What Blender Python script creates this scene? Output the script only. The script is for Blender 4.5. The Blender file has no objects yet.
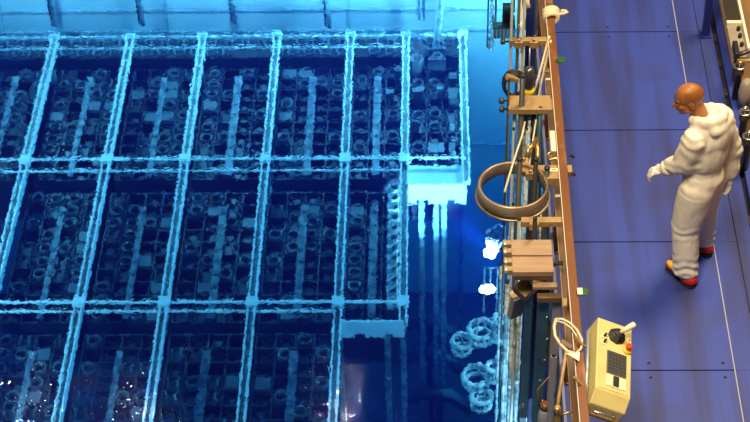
import bpy, bmesh, math, random
from mathutils import Vector, Matrix, Euler
C = bpy.context.scene.collection
S = bpy.context.scene
random.seed(7)

# ------------------------------------------------------------------ camera
FPX, PITCH, YAW, ROLL, EYE = 1837.05, 0.741434, 0.040021, -0.030993, Vector((0, 0, 9.8044))
_F = Vector((-math.sin(YAW)*math.cos(PITCH), math.cos(YAW)*math.cos(PITCH), -math.sin(PITCH)))
_R = Vector((math.cos(YAW), math.sin(YAW), 0)); _U = _R.cross(_F)
_R, _U = math.cos(ROLL)*_R + math.sin(ROLL)*_U, -math.sin(ROLL)*_R + math.cos(ROLL)*_U
cd = bpy.data.cameras.new('camera'); cam = bpy.data.objects.new('camera', cd); C.objects.link(cam)
cd.sensor_width = 36; cd.lens = FPX*36/750; cd.clip_end = 200
m = Matrix((_R, _U, -_F)).transposed().to_4x4(); m.translation = EYE; cam.matrix_world = m
S.camera = cam

def at(x, y, z):
    """world point at height z seen at picture point (x, y)"""
    d = _F*FPX + _R*(x-375) - _U*(y-211)
    return EYE + d*((z-EYE.z)/d.z)

# ------------------------------------------------------------------ world, lights, exposure
S.view_settings.view_transform = 'Standard'; S.view_settings.look = 'None'
S.view_settings.exposure = 0.0; S.view_settings.gamma = 1.0; S.view_settings.use_curve_mapping = False
w = bpy.data.worlds.new('hall'); S.world = w; w.use_nodes = True
w.node_tree.nodes['Background'].inputs[0].default_value = (1.0, 0.82, 0.6, 1)
w.node_tree.nodes['Background'].inputs[1].default_value = 0.05
cy = S.cycles
cy.use_denoising = True
cy.max_bounces = 8; cy.diffuse_bounces = 3; cy.glossy_bounces = 3; cy.transmission_bounces = 6; cy.volume_bounces = 1
cy.caustics_reflective = False; cy.caustics_refractive = False
cy.sample_clamp_indirect = 6.0

def light(name, kind, loc, energy, col, size=0.2, target=None, spot=None, blend=0.5):
    l = bpy.data.lights.new(name, kind); l.energy = energy; l.color = col
    if kind == 'AREA': l.shape = 'DISK'; l.size = size
    else: l.shadow_soft_size = size
    if kind == 'SPOT': l.spot_size = spot or 1.5; l.spot_blend = blend
    o = bpy.data.objects.new(name, l); C.objects.link(o); o.location = loc
    if target is not None:
        o.rotation_euler = (Vector(target)-Vector(loc)).to_track_quat('-Z', 'Y').to_euler()
    return o

# hall lamps in the roof
WARM = (1.0, 0.80, 0.52)
light('hall_lamp', 'AREA', (-1.5, 4.0, 15), 3000, WARM, 5.0, (1.8, 10, 0))
light('hall_lamp', 'AREA', (5.5, 14.0, 15), 2500, WARM, 4.0, (1.8, 10, 0))
for lx, ly in ((-7.2, 22.3), (-5.39, 22.15), (-1.61, 22.4)):
    light('hall_lamp', 'AREA', (lx, ly, 14), 60, (1.0, .9, .85), 0.16, (lx, ly-8, -1.2))
# lights in the water, seen lamps and added unseen ones
AQ = (0.80, 0.93, 1.0)
for lx, ly, lz, e in ((-4.9, 18.2, -2.3, 300), (-2.4, 18.2, -2.3, 300), (-0.3, 18.3, -2.3, 330), (1.35, 17.9, -2.6, 520),
                      (-5.4, 11.4, -2.5, 320), (-5.7, 14.6, -2.5, 170)):  # these two are added out of view to light the near racks
    light('water_light', 'POINT', (lx, ly, lz), e, AQ, 0.12)
LAMP = at(492, 247, -4.12)
light('water_light', 'SPOT', LAMP+Vector((-0.10, 0.03, 0.02)), 4200, AQ, 0.08, (-0.1, 15.6, -4.25), 1.2, 0.9)
light('water_light', 'POINT', (1.45, 11.6, -2.2), 160, AQ, 0.05)  # added unseen under the deck to brighten poles and tool heads
light('water_light', 'POINT', (1.45, 8.6, -2.0), 160, AQ, 0.05)  # second unseen light added under the deck for the poles
light('water_light', 'POINT', (0.3, 8.2, -2.2), 190, AQ, 0.05)  # added below the view to light the near side of the poles

light('water_light', 'POINT', LAMP+Vector((-.06, -.12, 0)), 120, AQ, 0.04)

# ------------------------------------------------------------------ materials
def mat(name, col, rough=0.5, metal=0.0, noise=None, bump=None, spec=0.5, emit=None, coat=0.0):
    """col plain, or noise=(scale, col2, stretch xyz, low, high) mixes a second colour in"""
    m = bpy.data.materials.new(name); m.use_nodes = True
    nt = m.node_tree; b = nt.nodes['Principled BSDF']
    b.inputs['Base Color'].default_value = (*col, 1); b.inputs['Roughness'].default_value = rough
    b.inputs['Metallic'].default_value = metal; b.inputs['Specular IOR Level'].default_value = spec
    tc = nt.nodes.new('ShaderNodeTexCoord')
    def nz(scale, st, det=4):
        mp = nt.nodes.new('ShaderNodeMapping'); mp.inputs['Scale'].default_value = st
        n = nt.nodes.new('ShaderNodeTexNoise'); n.inputs['Scale'].default_value = scale; n.inputs['Detail'].default_value = det
        nt.links.new(tc.outputs['Object'], mp.inputs[0]); nt.links.new(mp.outputs[0], n.inputs['Vector']); return n
    if noise:
        layers = noise if isinstance(noise, list) else [noise]
        prev = None
        for sc_, c2, st, lo, hi in layers:
            n = nz(sc_, st); r = nt.nodes.new('ShaderNodeMapRange')
            r.inputs[1].default_value = lo; r.inputs[2].default_value = hi
            nt.links.new(n.outputs[0], r.inputs[0])
            mx = nt.nodes.new('ShaderNodeMix'); mx.data_type = 'RGBA'
            mx.inputs[6].default_value = (*col, 1); mx.inputs[7].default_value = (*c2, 1)
            if prev: nt.links.new(prev.outputs[2], mx.inputs[6])
            nt.links.new(r.outputs[0], mx.inputs[0]); prev = mx
        nt.links.new(prev.outputs[2], b.inputs['Base Color'])
    if bump:
        n = nz(bump[0], bump[2] if len(bump) > 2 else (1, 1, 1))
        bp = nt.nodes.new('ShaderNodeBump'); bp.inputs['Strength'].default_value = bump[1]; bp.inputs['Distance'].default_value = 0.02
        nt.links.new(n.outputs[0], bp.inputs['Height']); nt.links.new(bp.outputs[0], b.inputs['Normal'])
    if emit:
        b.inputs['Emission Color'].default_value = (*emit[0], 1); b.inputs['Emission Strength'].default_value = emit[1]
    return m

M = {}
M['deck'] = mat('deck_paint', (0.029, 0.056, 0.34), 0.55, noise=[(1.0, (0.022, 0.026, 0.12), (6, 0.45, 1), 0.42, 0.72), (1.3, (0.030, 0.034, 0.15), (1, 1, 1), 0.55, 0.80),
                 (26, (0.12, 0.14, 0.42), (1, 1, 1), 0.70, 0.86)], bump=(60, 0.05))
M['joint'] = mat('deck_joint', (0.02, 0.02, 0.03), 0.8)
M['seamline'] = mat('worn_seam', (0.36, 0.35, 0.42), 0.6)
M['blue'] = mat('blue_paint', (0.035, 0.06, 0.36), 0.45, noise=(3, (0.03, 0.045, 0.25), (1, 1, 1), 0.4, 0.7))
M['darkblue'] = mat('dark_blue_paint', (0.012, 0.02, 0.17), 0.45)
M['rail'] = mat('rail_brown', (0.18, 0.068, 0.016), 0.42, noise=[(9, (0.16, 0.055, 0.018), (1, 0.15, 1), 0.4, 0.65), (3.2, (0.40, 0.20, 0.07), (2, 1, 1), 0.58, 0.75)])
M['railgrey'] = mat('rail_grey_brown', (0.16, 0.085, 0.04), 0.45, noise=(5, (0.09, 0.05, 0.035), (1, .3, 1), .4, .7))
M['toe'] = mat('toe_grey_blue', (0.16, 0.17, 0.30), 0.5)
M['tan'] = mat('tan_steel', (0.42, 0.28, 0.125), 0.4, 0.2, noise=(18, (0.30, 0.19, 0.09), (1, 1, 1), 0.45, 0.7))
M['wood'] = mat('box_board', (0.38, 0.255, 0.16), 0.5, noise=(6, (0.30, 0.19, 0.11), (0.5, 4, 1), 0.42, 0.7))
M['cream'] = mat('cream_rope', (0.74, 0.62, 0.42), 0.75, bump=(90, 0.5))
M['white'] = mat('white_tape', (0.80, 0.72, 0.58), 0.5)
M['brass'] = mat('brass', (0.55, 0.36, 0.12), 0.32, 0.8)
M['ring'] = mat('ring_steel', (0.40, 0.31, 0.20), 0.38, 0.55, noise=(6, (0.20, 0.13, 0.08), (1, 1, 1), 0.45, 0.7))
M['pole'] = mat('pole_steel', (0.20, 0.20, 0.20), 0.30, 0.75, noise=(4, (0.10, 0.09, 0.08), (1, 1, .3), .4, .7))
M['polelight'] = mat('pole_bright', (0.48, 0.58, 0.62), 0.28, 0.5)
M['poledark'] = mat('pole_dark', (0.035, 0.032, 0.035), 0.4, 0.3)
M['teal'] = mat('teal_bar', (0.07, 0.17, 0.22), 0.35, 0.3, noise=(3, (0.03, 0.06, 0.08), (1, 1, .3), .4, .7))
M['greybar'] = mat('grey_bar', (0.27, 0.28, 0.36), 0.5)
M['yellow'] = mat('yellow_ring', (0.80, 0.55, 0.02), 0.4)
M['black'] = mat('black_rubber', (0.012, 0.012, 0.013), 0.5)
M['box'] = mat('box_cream_paint', (0.62, 0.53, 0.22), 0.42, noise=(4, (0.50, 0.41, 0.17), (1, 1, 1), 0.45, 0.75))
M['panelplate'] = mat('switch_plate', (0.72, 0.66, 0.46), 0.4)
M['keys'] = mat('keypad_grey', (0.10, 0.10, 0.09), 0.45)
M['key'] = mat('key_dark', (0.045, 0.045, 0.05), 0.4)
M['red'] = mat('red_plastic', (0.65, 0.04, 0.02), 0.4)
M['green'] = mat('green_tag', (0.015, 0.085, 0.02), 0.5)
M['suit'] = mat('coverall_white', (0.82, 0.76, 0.65), 0.8, bump=(9, 0.5, (1, 1, 0.35)))
M['skin'] = mat('skin', (0.32, 0.12, 0.03), 0.45, noise=(9, (0.40, 0.155, 0.05), (1, 1, 1), .45, .7), bump=(90, 0.04))
M['stubble'] = mat('cropped_hair', (0.27, 0.092, 0.024), 0.45)
M['lip'] = mat('lip', (0.38, 0.12, 0.07), 0.5)
M['eye'] = mat('eye_white', (0.7, 0.68, 0.62), 0.2)
M['brow'] = mat('brow', (0.06, 0.03, 0.015), 0.7)
M['glove'] = mat('glove_white', (0.80, 0.75, 0.70), 0.7, bump=(30, 0.5))
M['shoe'] = mat('overshoe_red', (0.42, 0.012, 0.012), 0.45, bump=(14, 0.5))
M['shoeyellow'] = mat('overshoe_yellow', (0.78, 0.47, 0.05), 0.5)
M['sole'] = mat('sole_black', (0.015, 0.012, 0.012), 0.6)
M['floorbrown'] = mat('hall_floor', (0.25, 0.14, 0.055), 0.5, noise=(3, (0.20, 0.11, 0.05), (1, 1, 1), .4, .7))
M['palegrey'] = mat('pale_grey_paint', (0.30, 0.26, 0.21), 0.45, noise=(7, (0.36, 0.30, 0.24), (1, 1, 1), .45, .7))
M['machine'] = mat('dark_machine', (0.09, 0.075, 0.06), 0.35, 0.6)
M['chrome'] = mat('bright_steel', (0.7, 0.66, 0.6), 0.2, 0.9)
# under water
M['wall'] = mat('pool_liner', (0.60, 0.66, 0.68), 0.5, noise=[(1.2, (0.50, 0.57, 0.60), (1, 1, 1), .4, .7), (14, (0.25, 0.30, 0.36), (1, 1, .5), .68, .80)])
M['pool_floor'] = mat('pool_floor', (0.035, 0.04, 0.055), 0.6, noise=(2, (0.02, 0.025, 0.035), (1, 1, 1), .4, .7))
M['seam'] = mat('liner_seam', (0.40, 0.46, 0.50), 0.5)
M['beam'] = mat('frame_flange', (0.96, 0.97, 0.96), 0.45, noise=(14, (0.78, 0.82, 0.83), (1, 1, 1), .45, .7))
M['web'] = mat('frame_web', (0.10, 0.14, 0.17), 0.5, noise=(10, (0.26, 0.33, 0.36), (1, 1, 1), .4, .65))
M['strip'] = mat('divider_plate', (0.19, 0.24, 0.28), 0.5, noise=(11, (0.05, 0.07, 0.10), (1, .5, 1), .42, .58))
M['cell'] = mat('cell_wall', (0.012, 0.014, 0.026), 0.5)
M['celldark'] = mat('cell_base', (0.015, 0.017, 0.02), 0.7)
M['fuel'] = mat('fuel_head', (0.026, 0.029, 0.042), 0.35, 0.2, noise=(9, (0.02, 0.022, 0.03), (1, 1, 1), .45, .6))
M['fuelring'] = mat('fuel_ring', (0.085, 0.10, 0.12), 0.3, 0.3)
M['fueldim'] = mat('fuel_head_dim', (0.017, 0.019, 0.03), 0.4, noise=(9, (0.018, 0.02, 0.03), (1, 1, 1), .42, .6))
M['cap'] = mat('cell_cap', (0.075, 0.09, 0.11), 0.4)
M['front'] = mat('front_plate', (0.9, 0.93, 0.93), 0.45)
M['aqua'] = mat('pale_lit_steel', (0.56, 0.68, 0.70), 0.4, 0.1, noise=(12, (0.22, 0.26, 0.28), (1, 1, 1), .48, .62))  # pale steel; cyan lamplight on poles and collars is put into this colour
M['lens'] = mat('lamp_lens', (0.9, 0.9, 0.9), 0.3, emit=((0.85, 0.97, 1.0), 40.0))
M['lens2'] = mat('small_lamp_lens', (0.9, 0.9, 0.8), 0.3, emit=((1.0, 0.98, 0.75), 9.0))

def water_material():
    m = bpy.data.materials.new('pool_water'); m.use_nodes = True; nt = m.node_tree
    nt.nodes.clear(); N = nt.nodes.new; L = nt.links.new
    out = N('ShaderNodeOutputMaterial'); mix = N('ShaderNodeMixShader'); rf = N('ShaderNodeBsdfRefraction'); gl = N('ShaderNodeBsdfGlossy')
    fr = N('ShaderNodeFresnel'); fr.inputs[0].default_value = 1.33
    rf.inputs['IOR'].default_value = 1.004; rf.inputs['Roughness'].default_value = 0.0
    gl.inputs['Roughness'].default_value = 0.0
    tc = N('ShaderNodeTexCoord')
    def waves(scale, det, strength, dist):
        n = N('ShaderNodeTexNoise'); n.inputs['Scale'].default_value = scale; n.inputs['Detail'].default_value = det
        n.inputs['Distortion'].default_value = 0.6
        L(tc.outputs['Object'], n.inputs['Vector'])
        b = N('ShaderNodeBump'); b.inputs['Strength'].default_value = strength; b.inputs['Distance'].default_value = dist
        L(n.outputs[0], b.inputs['Height']); return b
    b1 = waves(16.0, 2.0, 1.0, 0.030)
    b2 = waves(13.0, 1.0, 1.0, 0.0022)
    L(b1.outputs[0], rf.inputs['Normal']); L(b2.outputs[0], gl.inputs['Normal']); L(b2.outputs[0], fr.inputs['Normal'])
    L(fr.outputs[0], mix.inputs[0]); L(rf.outputs[0], mix.inputs[1]); L(gl.outputs[0], mix.inputs[2])
    L(mix.outputs[0], out.inputs['Surface'])
    ab = N('ShaderNodeVolumeAbsorption'); scn = N('ShaderNodeVolumeScatter'); add = N('ShaderNodeAddShader')
    ab.inputs['Color'].default_value = (0.30, 0.79, 0.92, 1); ab.inputs['Density'].default_value = 0.40
    scn.inputs['Color'].default_value = (0.02, 0.07, 1.0, 1); scn.inputs['Density'].default_value = 0.011; scn.inputs['Anisotropy'].default_value = 0.4
    L(ab.outputs[0], add.inputs[0]); L(scn.outputs[0], add.inputs[1]); L(add.outputs[0], out.inputs['Volume'])
    return m
M['water'] = water_material()

# ------------------------------------------------------------------ mesh helpers
class MB:
    def __init__(s): s.v = []; s.f = []; s.sm = []
    def add(s, vs, fs, smooth=False):
        o = len(s.v); s.v += [tuple(v) for v in vs]; s.f += [tuple(i+o for i in f) for f in fs]; s.sm += [smooth]*len(fs); return s
    def box(s, c, d, rot=None):
        c = Vector(c); h = [x/2 for x in d]
        vs = [Vector((sx*h[0], sy*h[1], sz*h[2])) for sz in (-1, 1) for sy in (-1, 1) for sx in (-1, 1)]
        if rot is not None:
            R = rot if isinstance(rot, Matrix) else Euler(rot).to_matrix(); vs = [R @ v for v in vs]
        return s.add([v+c for v in vs], [(0, 2, 3, 1), (4, 5, 7, 6), (0, 1, 5, 4), (2, 6, 7, 3), (0, 4, 6, 2), (1, 3, 7, 5)])
    def bb(s, x0, x1, y0, y1, z0, z1):
        return s.box(((x0+x1)/2, (y0+y1)/2, (z0+z1)/2), (x1-x0, y1-y0, z1-z0))
    def path(s, pts, r, n=8, closed=False, flat=None):
        pts = [Vector(p) for p in pts]; rs = r if isinstance(r, (list, tuple)) else [r]*len(pts)
        k = len(pts); vs = []; fs = []; up = None
        for i, p in enumerate(pts):
            a = pts[(i-1) % k] if (closed or i > 0) else p; b = pts[(i+1) % k] if (closed or i < k-1) else p
            t = (b-a).normalized()
            if up is None:
                up = Vector((0, 0, 1)) if abs(t.z) < 0.9 else Vector((0, 1, 0))
            x = t.cross(up).normalized(); up = x.cross(t).normalized()
            for j in range(n):
                an = 2*math.pi*(j+0.5)/n; vs.append(p + (x*math.cos(an) + up*math.sin(an))*rs[i])
        for i in range(k if closed else k-1):
            for j in range(n):
                q = (i+1) % k; fs.append((i*n+j, i*n+(j+1) % n, q*n+(j+1) % n, q*n+j))
        s.add(vs, fs, n > 5)
        if not closed:
            o = len(s.v)-len(vs)
            s.f += [tuple(o+j for j in reversed(range(n))), tuple(o+(k-1)*n+j for j in range(n))]; s.sm += [False, False]
        return s
    def tube(s, a, b, r, n=10, r2=None): return s.path([a, b], [r, r if r2 is None else r2], n)
    def lathe(s, prof, o=(0, 0, 0), n=20, rot=None, closed=False, smooth=True):
        vs = []; fs = []; k = len(prof); o = Vector(o)
        for r, z in prof:
            for j in range(n):
                a = 2*math.pi*j/n; v = Vector((r*math.cos(a), r*math.sin(a), z))
                if rot is not None: v = rot @ v
                vs.append(v+o)
        for i in range(k if closed else k-1):
            for j in range(n):
                q = (i+1) % k; fs.append((i*n+j, i*n+(j+1) % n, q*n+(j+1) % n, q*n+j))
        s.add(vs, fs, smooth)
        if not closed:
            o2 = len(s.v)-len(vs)
            if prof[0][0] > 1e-4: s.f.append(tuple(o2+j for j in reversed(range(n)))); s.sm.append(False)
            if prof[-1][0] > 1e-4: s.f.append(tuple(o2+(k-1)*n+j for j in range(n))); s.sm.append(False)
        return s
    def ell(s, c, rx, ry, rz, rot=None, n=14, m=9):
        pr = [(max(math.sin(math.pi*i/m), 1e-5), -math.cos(math.pi*i/m)) for i in range(m+1)]
        t = MB().lathe(pr, n=n); c = Vector(c); vs = []
        for v in t.v:
            q = Vector((v[0]*rx, v[1]*ry, v[2]*rz))
            if rot is not None: q = rot @ q
            vs.append(q+c)
        return s.add(vs, t.f, True)
    def build(s, name, m, parent=None, bevel=0, **props):
        me = bpy.data.meshes.new(name); me.from_pydata(s.v, [], s.f); me.polygons.foreach_set('use_smooth', s.sm)
        me.materials.append(m if not isinstance(m, str) else M[m]); me.update()
        o = bpy.data.objects.new(name, me); C.objects.link(o)
        if parent is not None:
            o.parent = parent; PL.setdefault(parent, []).append(o)
        if bevel:
            b = o.modifiers.new('edge', 'BEVEL'); b.width = bevel; b.segments = 2; b.limit_method = 'ANGLE'
        for k, v in props.items(): o[k] = v
        return o
PL = {}
def empty(name, loc=(0, 0, 0), rot=(0, 0, 0)):
    o = bpy.data.objects.new(name, None); o.empty_display_size = 0.1; C.objects.link(o); o.location = loc; o.rotation_euler = rot; return o
def thing(name, label, cat, loc=(0, 0, 0), rot=(0, 0, 0), group=None):
    return tag(empty(name, loc, rot), label, cat, group)
def tag(o, label, cat, group=None):
    o['label'] = label; o['category'] = cat
    if group: o['group'] = group
    return o
def kids(o): return PL.get(o, [])
def copy_tree(o, parent=None):
    c = o.copy(); C.objects.link(c)
    if parent is not None: c.parent = parent; PL.setdefault(parent, []).append(c)
    for ch in list(kids(o)): copy_tree(ch, c)
    return c
def copy_part(o, loc, parent=None):
    c = o.copy(); C.objects.link(c); c.location = loc
    p = parent or o.parent
    if p is not None: c.parent = p; PL.setdefault(p, []).append(c)
    return c

# ================================================================== SETTING
ZW, ZB = -0.75, -9.0                       # water level, pool floor
YF = 18.72                                # far pool wall
# pool shell
o = MB().bb(-9.3, 3.4, 5.0, YF+.3, ZB-.3, ZB).build('pool_floor', 'pool_floor'); o['kind'] = 'structure'
wl = MB().bb(-9.3, 3.4, YF, YF+.3, ZB, -0.5).build('wall_far', 'wall'); wl['kind'] = 'structure'
for x in (-6.9, -5.4, -3.3, -1.0, 1.25): MB().bb(x-.012, x+.012, YF-.008, YF, ZB, -0.6).build('weld_seam', 'seam', wl)
for z in (-3.95, -4.28, -6.2): MB().bb(-9, 2.5, YF-.012, YF, z-.012, z+.012).build('weld_seam', 'seam', wl)
for nm, b in (('wall_left', (-9.3, -9.0, 5.0, YF, ZB, -0.5)), ('wall_right', (2.56, 2.86, 5.0, YF, ZB, -0.5)), ('wall_near', (-9.3, 3.4, 4.7, 5.0, ZB, -0.5))):
    o = MB().bb(*b).build(nm, 'wall'); o['kind'] = 'structure'
o = MB().bb(2.602, 9.0, 4.7, 24, -0.50, -0.06).build('floor_hall', 'floorbrown'); o['kind'] = 'structure'
o = MB().bb(-9.03, 2.6, 4.97, YF+.03, ZB-.03, ZW).build('pool_water', M['water']); o['kind'] = 'structure'; o['label'] = 'rippled clear blue water filling the pool'

# bridge deck
deck = MB().bb(0.93, 2.49, 5.2, 16.5, -0.16, -0.016).build('floor_deck', 'joint'); deck['kind'] = 'structure'
Y0, D = 13.0185, 1.34213
seams = [16.5] + [Y0+D*2-D*k for k in range(7)]
seams = [y for y in seams if y > 5.2] + [5.2]
seams = sorted(set(seams), reverse=True)
for a, b in zip(seams[:-1], seams[1:]):
    MB().bb(0.93, 2.184, b+.006, a-.006, -.016, 0).build('deck_panel', 'deck', deck)
    MB().bb(2.194, 2.368, b+.001, a-.001, -.016, -.001).build('deck_panel', 'deck', deck)
    MB().bb(2.374, 2.49, b+.001, a-.001, -.016, 0).build('deck_panel', 'deck', deck)
MB().bb(0.935, 0.96, 5.2, 16.5, -.62, -.16).bb(0.90, 1.02, 5.2, 16.5, -.66, -.62).build('edge_girder', 'poledark', deck)  # near-black colour carries the shade on the girder's side
MB().bb(2.185, 2.193, 5.2, 16.4, -.016, -.003).build('seam_strip', 'seamline', deck)
bolt0 = None
for ys in (Y0, Y0-D*3):
    for bx in (1.58, 2.11):
        for dy in (-.07, .07):
            b = MB().lathe([(.012, 0), (.012, .004), (.006, .005)], (0, 0, 0), 10)
            if bolt0 is None: bolt0 = b.build('bolt', 'joint', deck); bolt0.location = (bx, ys+dy, 0)
            else: copy_part(bolt0, (bx, ys+dy, 0))

# ================================================================== UNDER WATER: storage frame
XL = [-5.57, -4.66, -3.715, -2.81, -1.88, -0.968, -0.28, 0.42]
YR = [(15.985, 18.10), (13.677, 15.80), (11.30, 13.555)]      # three rows of racks, far to near
YEND = [11.2, 11.2, 11.2, 11.2, 11.2, 11.2, 13.42, 15.62]     # where each long beam ends
ZF = -4.0
frame = thing('rack_support', 'pale steel frame of long and cross beams over the underwater racks', 'frame')
for i, x in enumerate(XL):
    y0, y1 = YEND[i], 18.32
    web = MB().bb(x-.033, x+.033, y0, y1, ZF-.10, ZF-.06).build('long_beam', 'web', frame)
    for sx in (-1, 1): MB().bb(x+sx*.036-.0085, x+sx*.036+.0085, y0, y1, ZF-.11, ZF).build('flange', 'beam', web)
    if i > 0:
        e = MB().bb(x-.062, x+.062, y1-.02, y1+.015, ZF-.02, ZF+.03)
        e.bb(x-.062, x-.045, y1-.09, y1-.02, ZF-.02, ZF+.03).bb(x+.045, x+.062, y1-.09, y1-.02, ZF-.02, ZF+.03)
        e.build('end_cap', 'beam', web)
def crossbar(y, x0, x1, wd, zt):
    b = MB().bb(x0, x1, y-wd/2, y+wd/2, zt-.022, zt); return b.build('cross_beam', 'beam', frame)
crossbar(18.30, -6.5, .42, .022, ZF); crossbar(18.10, -6.5, -.28, .016, ZF-.02)
crossbar(15.985, -6.5, .42, .026, ZF); crossbar(15.80, -6.5, -.30, .018, ZF-.02)
crossbar(13.677, -6.5, -.30, .026, ZF); crossbar(13.56, -6.5, -.98, .022, ZF-.02)
jb = None
for i in range(1, 7):
    for y in (15.985, 13.677):
        if i == 7 or (i == 6 and y < 14 and False): continue
        if jb is None: jb = MB().box((0, 0, 0), (.125, .13, .05)).build('joint_block', 'beam', frame); jb.location = (XL[i], y, ZF-.012)
        else: copy_part(jb, (XL[i], y, ZF-.012))
# front plates and legs
def front(x0, x1, y, z1, h):
    p = MB().bb(x0, x1, y-.03, y, z1-h, z1)
    wd = x1-x0
    for a, b in ((0, .20), (.38, .70), (.82, 1)): p.bb(x0+wd*a, x0+wd*b, y-.03, y, z1-h-.06, z1-h)
    return p.build('front_plate', 'front', frame, bevel=.004)
front(-.28, .42, 15.60, ZF-.05, .24); front(-.93, -.27, 13.43, ZF-.03, .18)
MB().bb(-.28, .42, 15.60, 15.95, ZF-.12, ZF-.10).build('front_ledge', 'front', frame)
for x, y in ((-.09, 15.75), (.08, 15.66), (.17, 15.66), (.42, 17.9), (-.45, 13.52), (-.28, 13.5), (-.968, 13.6), (-.968, 11.6), (-2.81, 11.6), (-4.66, 11.6), (-4.66, 17.9), (-2.81, 17.9), (-.968, 17.9)):
    MB().bb(x-.03, x+.03, y-.03, y+.03, ZB, ZF-.2).build('leg', 'web', frame)

# fuel assemblies (built once, copied)
def fuel_protos():
    P = []
    def head(root, z=0):
        b = MB().bb(-.085, .085, -.085, .085, -.585, -.05)
        b.build('body', 'fuel', root)
        t = MB().bb(-.08, .08, -.08, .08, -.05, -.03)
        for sx in (-1, 1):
            for sy in (-1, 1): t.bb(sx*.065-.015, sx*.065+.015, sy*.065-.015, sy*.065+.015, -.03, 0)
        t.build('head_block', 'fuel', root)
    r = empty('fuel_assembly'); head(r)
    MB().lathe([(.072, -.03), (.075, .035), (.060, .035), (.056, -.03)], n=12, closed=True).build('collar_ring', 'fuelring', r); P.append(r)
    r = empty('fuel_assembly'); head(r)
    for sx in (-1, 1):
        MB().path([(sx*.055, -.06, -.03), (sx*.055, -.05, .03), (sx*.04, 0, .055), (sx*.055, .05, .03), (sx*.055, .06, -.03)], .013, 5).build('lifting_bail', 'fuelring', r)
    P.append(r)
    r = empty('fuel_assembly'); head(r)
    MB().bb(-.078, .078, -.078, .078, -.03, .012).build('cover_plate', 'cap', r); P.append(r)
    return P
PROTO = fuel_protos(); used = [False]*3
KN = ['ring-collared', 'two-bailed', 'plate-capped']
ORD = 'first second third fourth fifth sixth seventh eighth ninth tenth eleventh'.split()
BAY = ['cut-off left bay', 'first full bay', 'second full bay', 'third full bay', 'fourth full bay', 'first narrow bay', 'last narrow bay']
ROW = ['far row', 'middle row', 'near row']
nfuel = 0; REST = []
for r, (ya, yb) in enumerate(YR):
    for i in range(7):
        if (r == 0) or (r == 1 and 1 <= i <= 5) or (r == 2 and 1 <= i <= 4): pass
        else: continue
        x0, x1 = XL[i]+.05, XL[i+1]-.05
        nc = 4 if i < 5 else 3; nr = 10 if r != 2 else 11
        rk = thing('fuel_rack', f'dark egg-crate fuel rack, {ROW[r]}, {BAY[i]}', 'rack', ((x0+x1)/2, (ya+yb)/2, -4.95), group='underwater fuel racks')
        X0, X1, Yh = (x0-x1)/2, (x1-x0)/2, (yb-ya)/2
        dx = (X1-X0)/nc; dy = 2*Yh/nr
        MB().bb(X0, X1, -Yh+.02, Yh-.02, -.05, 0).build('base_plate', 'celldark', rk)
        g = MB()
        for c in range(nc+1): g.bb(X0+c*dx-.006, X0+c*dx+.006, -Yh+.03, Yh-.03, 0, .60)
        for q in range(nr+1):
            yy = -Yh+.03+(2*Yh-.06)*q/nr; g.bb(X0, X1, yy-.006, yy+.006, 0, .60)
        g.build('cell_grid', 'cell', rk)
        if nc == 4 or i == 5:
            a0 = 0.0 if r < 2 else .42
            xs = X0+dx*2 if nc == 4 else X0+dx*1.5
            L0, L1 = -Yh+.05, Yh-(.22 if r == 0 else .30)
            wgt = .045 if i > 2 else .034
            cuts = 3
            MB().bb(xs-wgt, xs+wgt, L0, L1, .62, .64).build('divider_plate', 'strip', rk)
            for k in range(nr-1):
                yy = L0+(L1-L0)*(k+.5)/(nr-1)
                MB().bb(xs-wgt*.6, xs+wgt*.6, yy-.03, yy+.03, .64, .65).build('divider_cleat', 'strip', rk)
        for c in range(nc):
            for q in range(nr):
                lit = [.62, .62, .55, .42, .34, .34, .6][i]
                if random.random() > lit:
                    if random.random() < .75 and not (r == 2 and ya+(yb-ya)*(q+.5)/nr < 11.8): REST.append((rk.location.x+X0+dx*(c+.5), ya+.03+(yb-ya-.06)*(q+.5)/nr))
                    continue
                t = random.random(); k = 0 if t < .55 else (1 if t < .85 else 2)
                px, py = rk.location.x+X0+dx*(c+.5), ya+.03+(yb-ya-.06)*(q+.5)/nr
                if r == 2 and py < 11.8: continue
                nfuel += 1
                if not used[k]: f = PROTO[k]; used[k] = True
                else: f = copy_tree(PROTO[k])
                f.location = (px, py, -4.35+random.uniform(-.01, .01)); f.rotation_euler = (0, 0, random.uniform(-.06, .06))
                tag(f, f'{KN[k]} fuel assembly, {ROW[r]}, {BAY[i]}, {ORD[c]} column, {ORD[nr-1-q]} from back', 'fuel assembly', f'fuel assemblies in the {ROW[r]}, {BAY[i]}')
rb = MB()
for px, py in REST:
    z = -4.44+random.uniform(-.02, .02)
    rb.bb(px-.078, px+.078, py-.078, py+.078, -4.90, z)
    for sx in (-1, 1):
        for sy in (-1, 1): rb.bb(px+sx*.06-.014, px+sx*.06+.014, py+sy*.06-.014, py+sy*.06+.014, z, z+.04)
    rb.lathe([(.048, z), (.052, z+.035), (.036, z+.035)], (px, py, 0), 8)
o = rb.build('fuel_assemblies', 'fueldim'); o['kind'] = 'stuff'; o['label'] = 'dim lower fuel assemblies filling the other dark rack cells'; o['category'] = 'fuel assembly'
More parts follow.
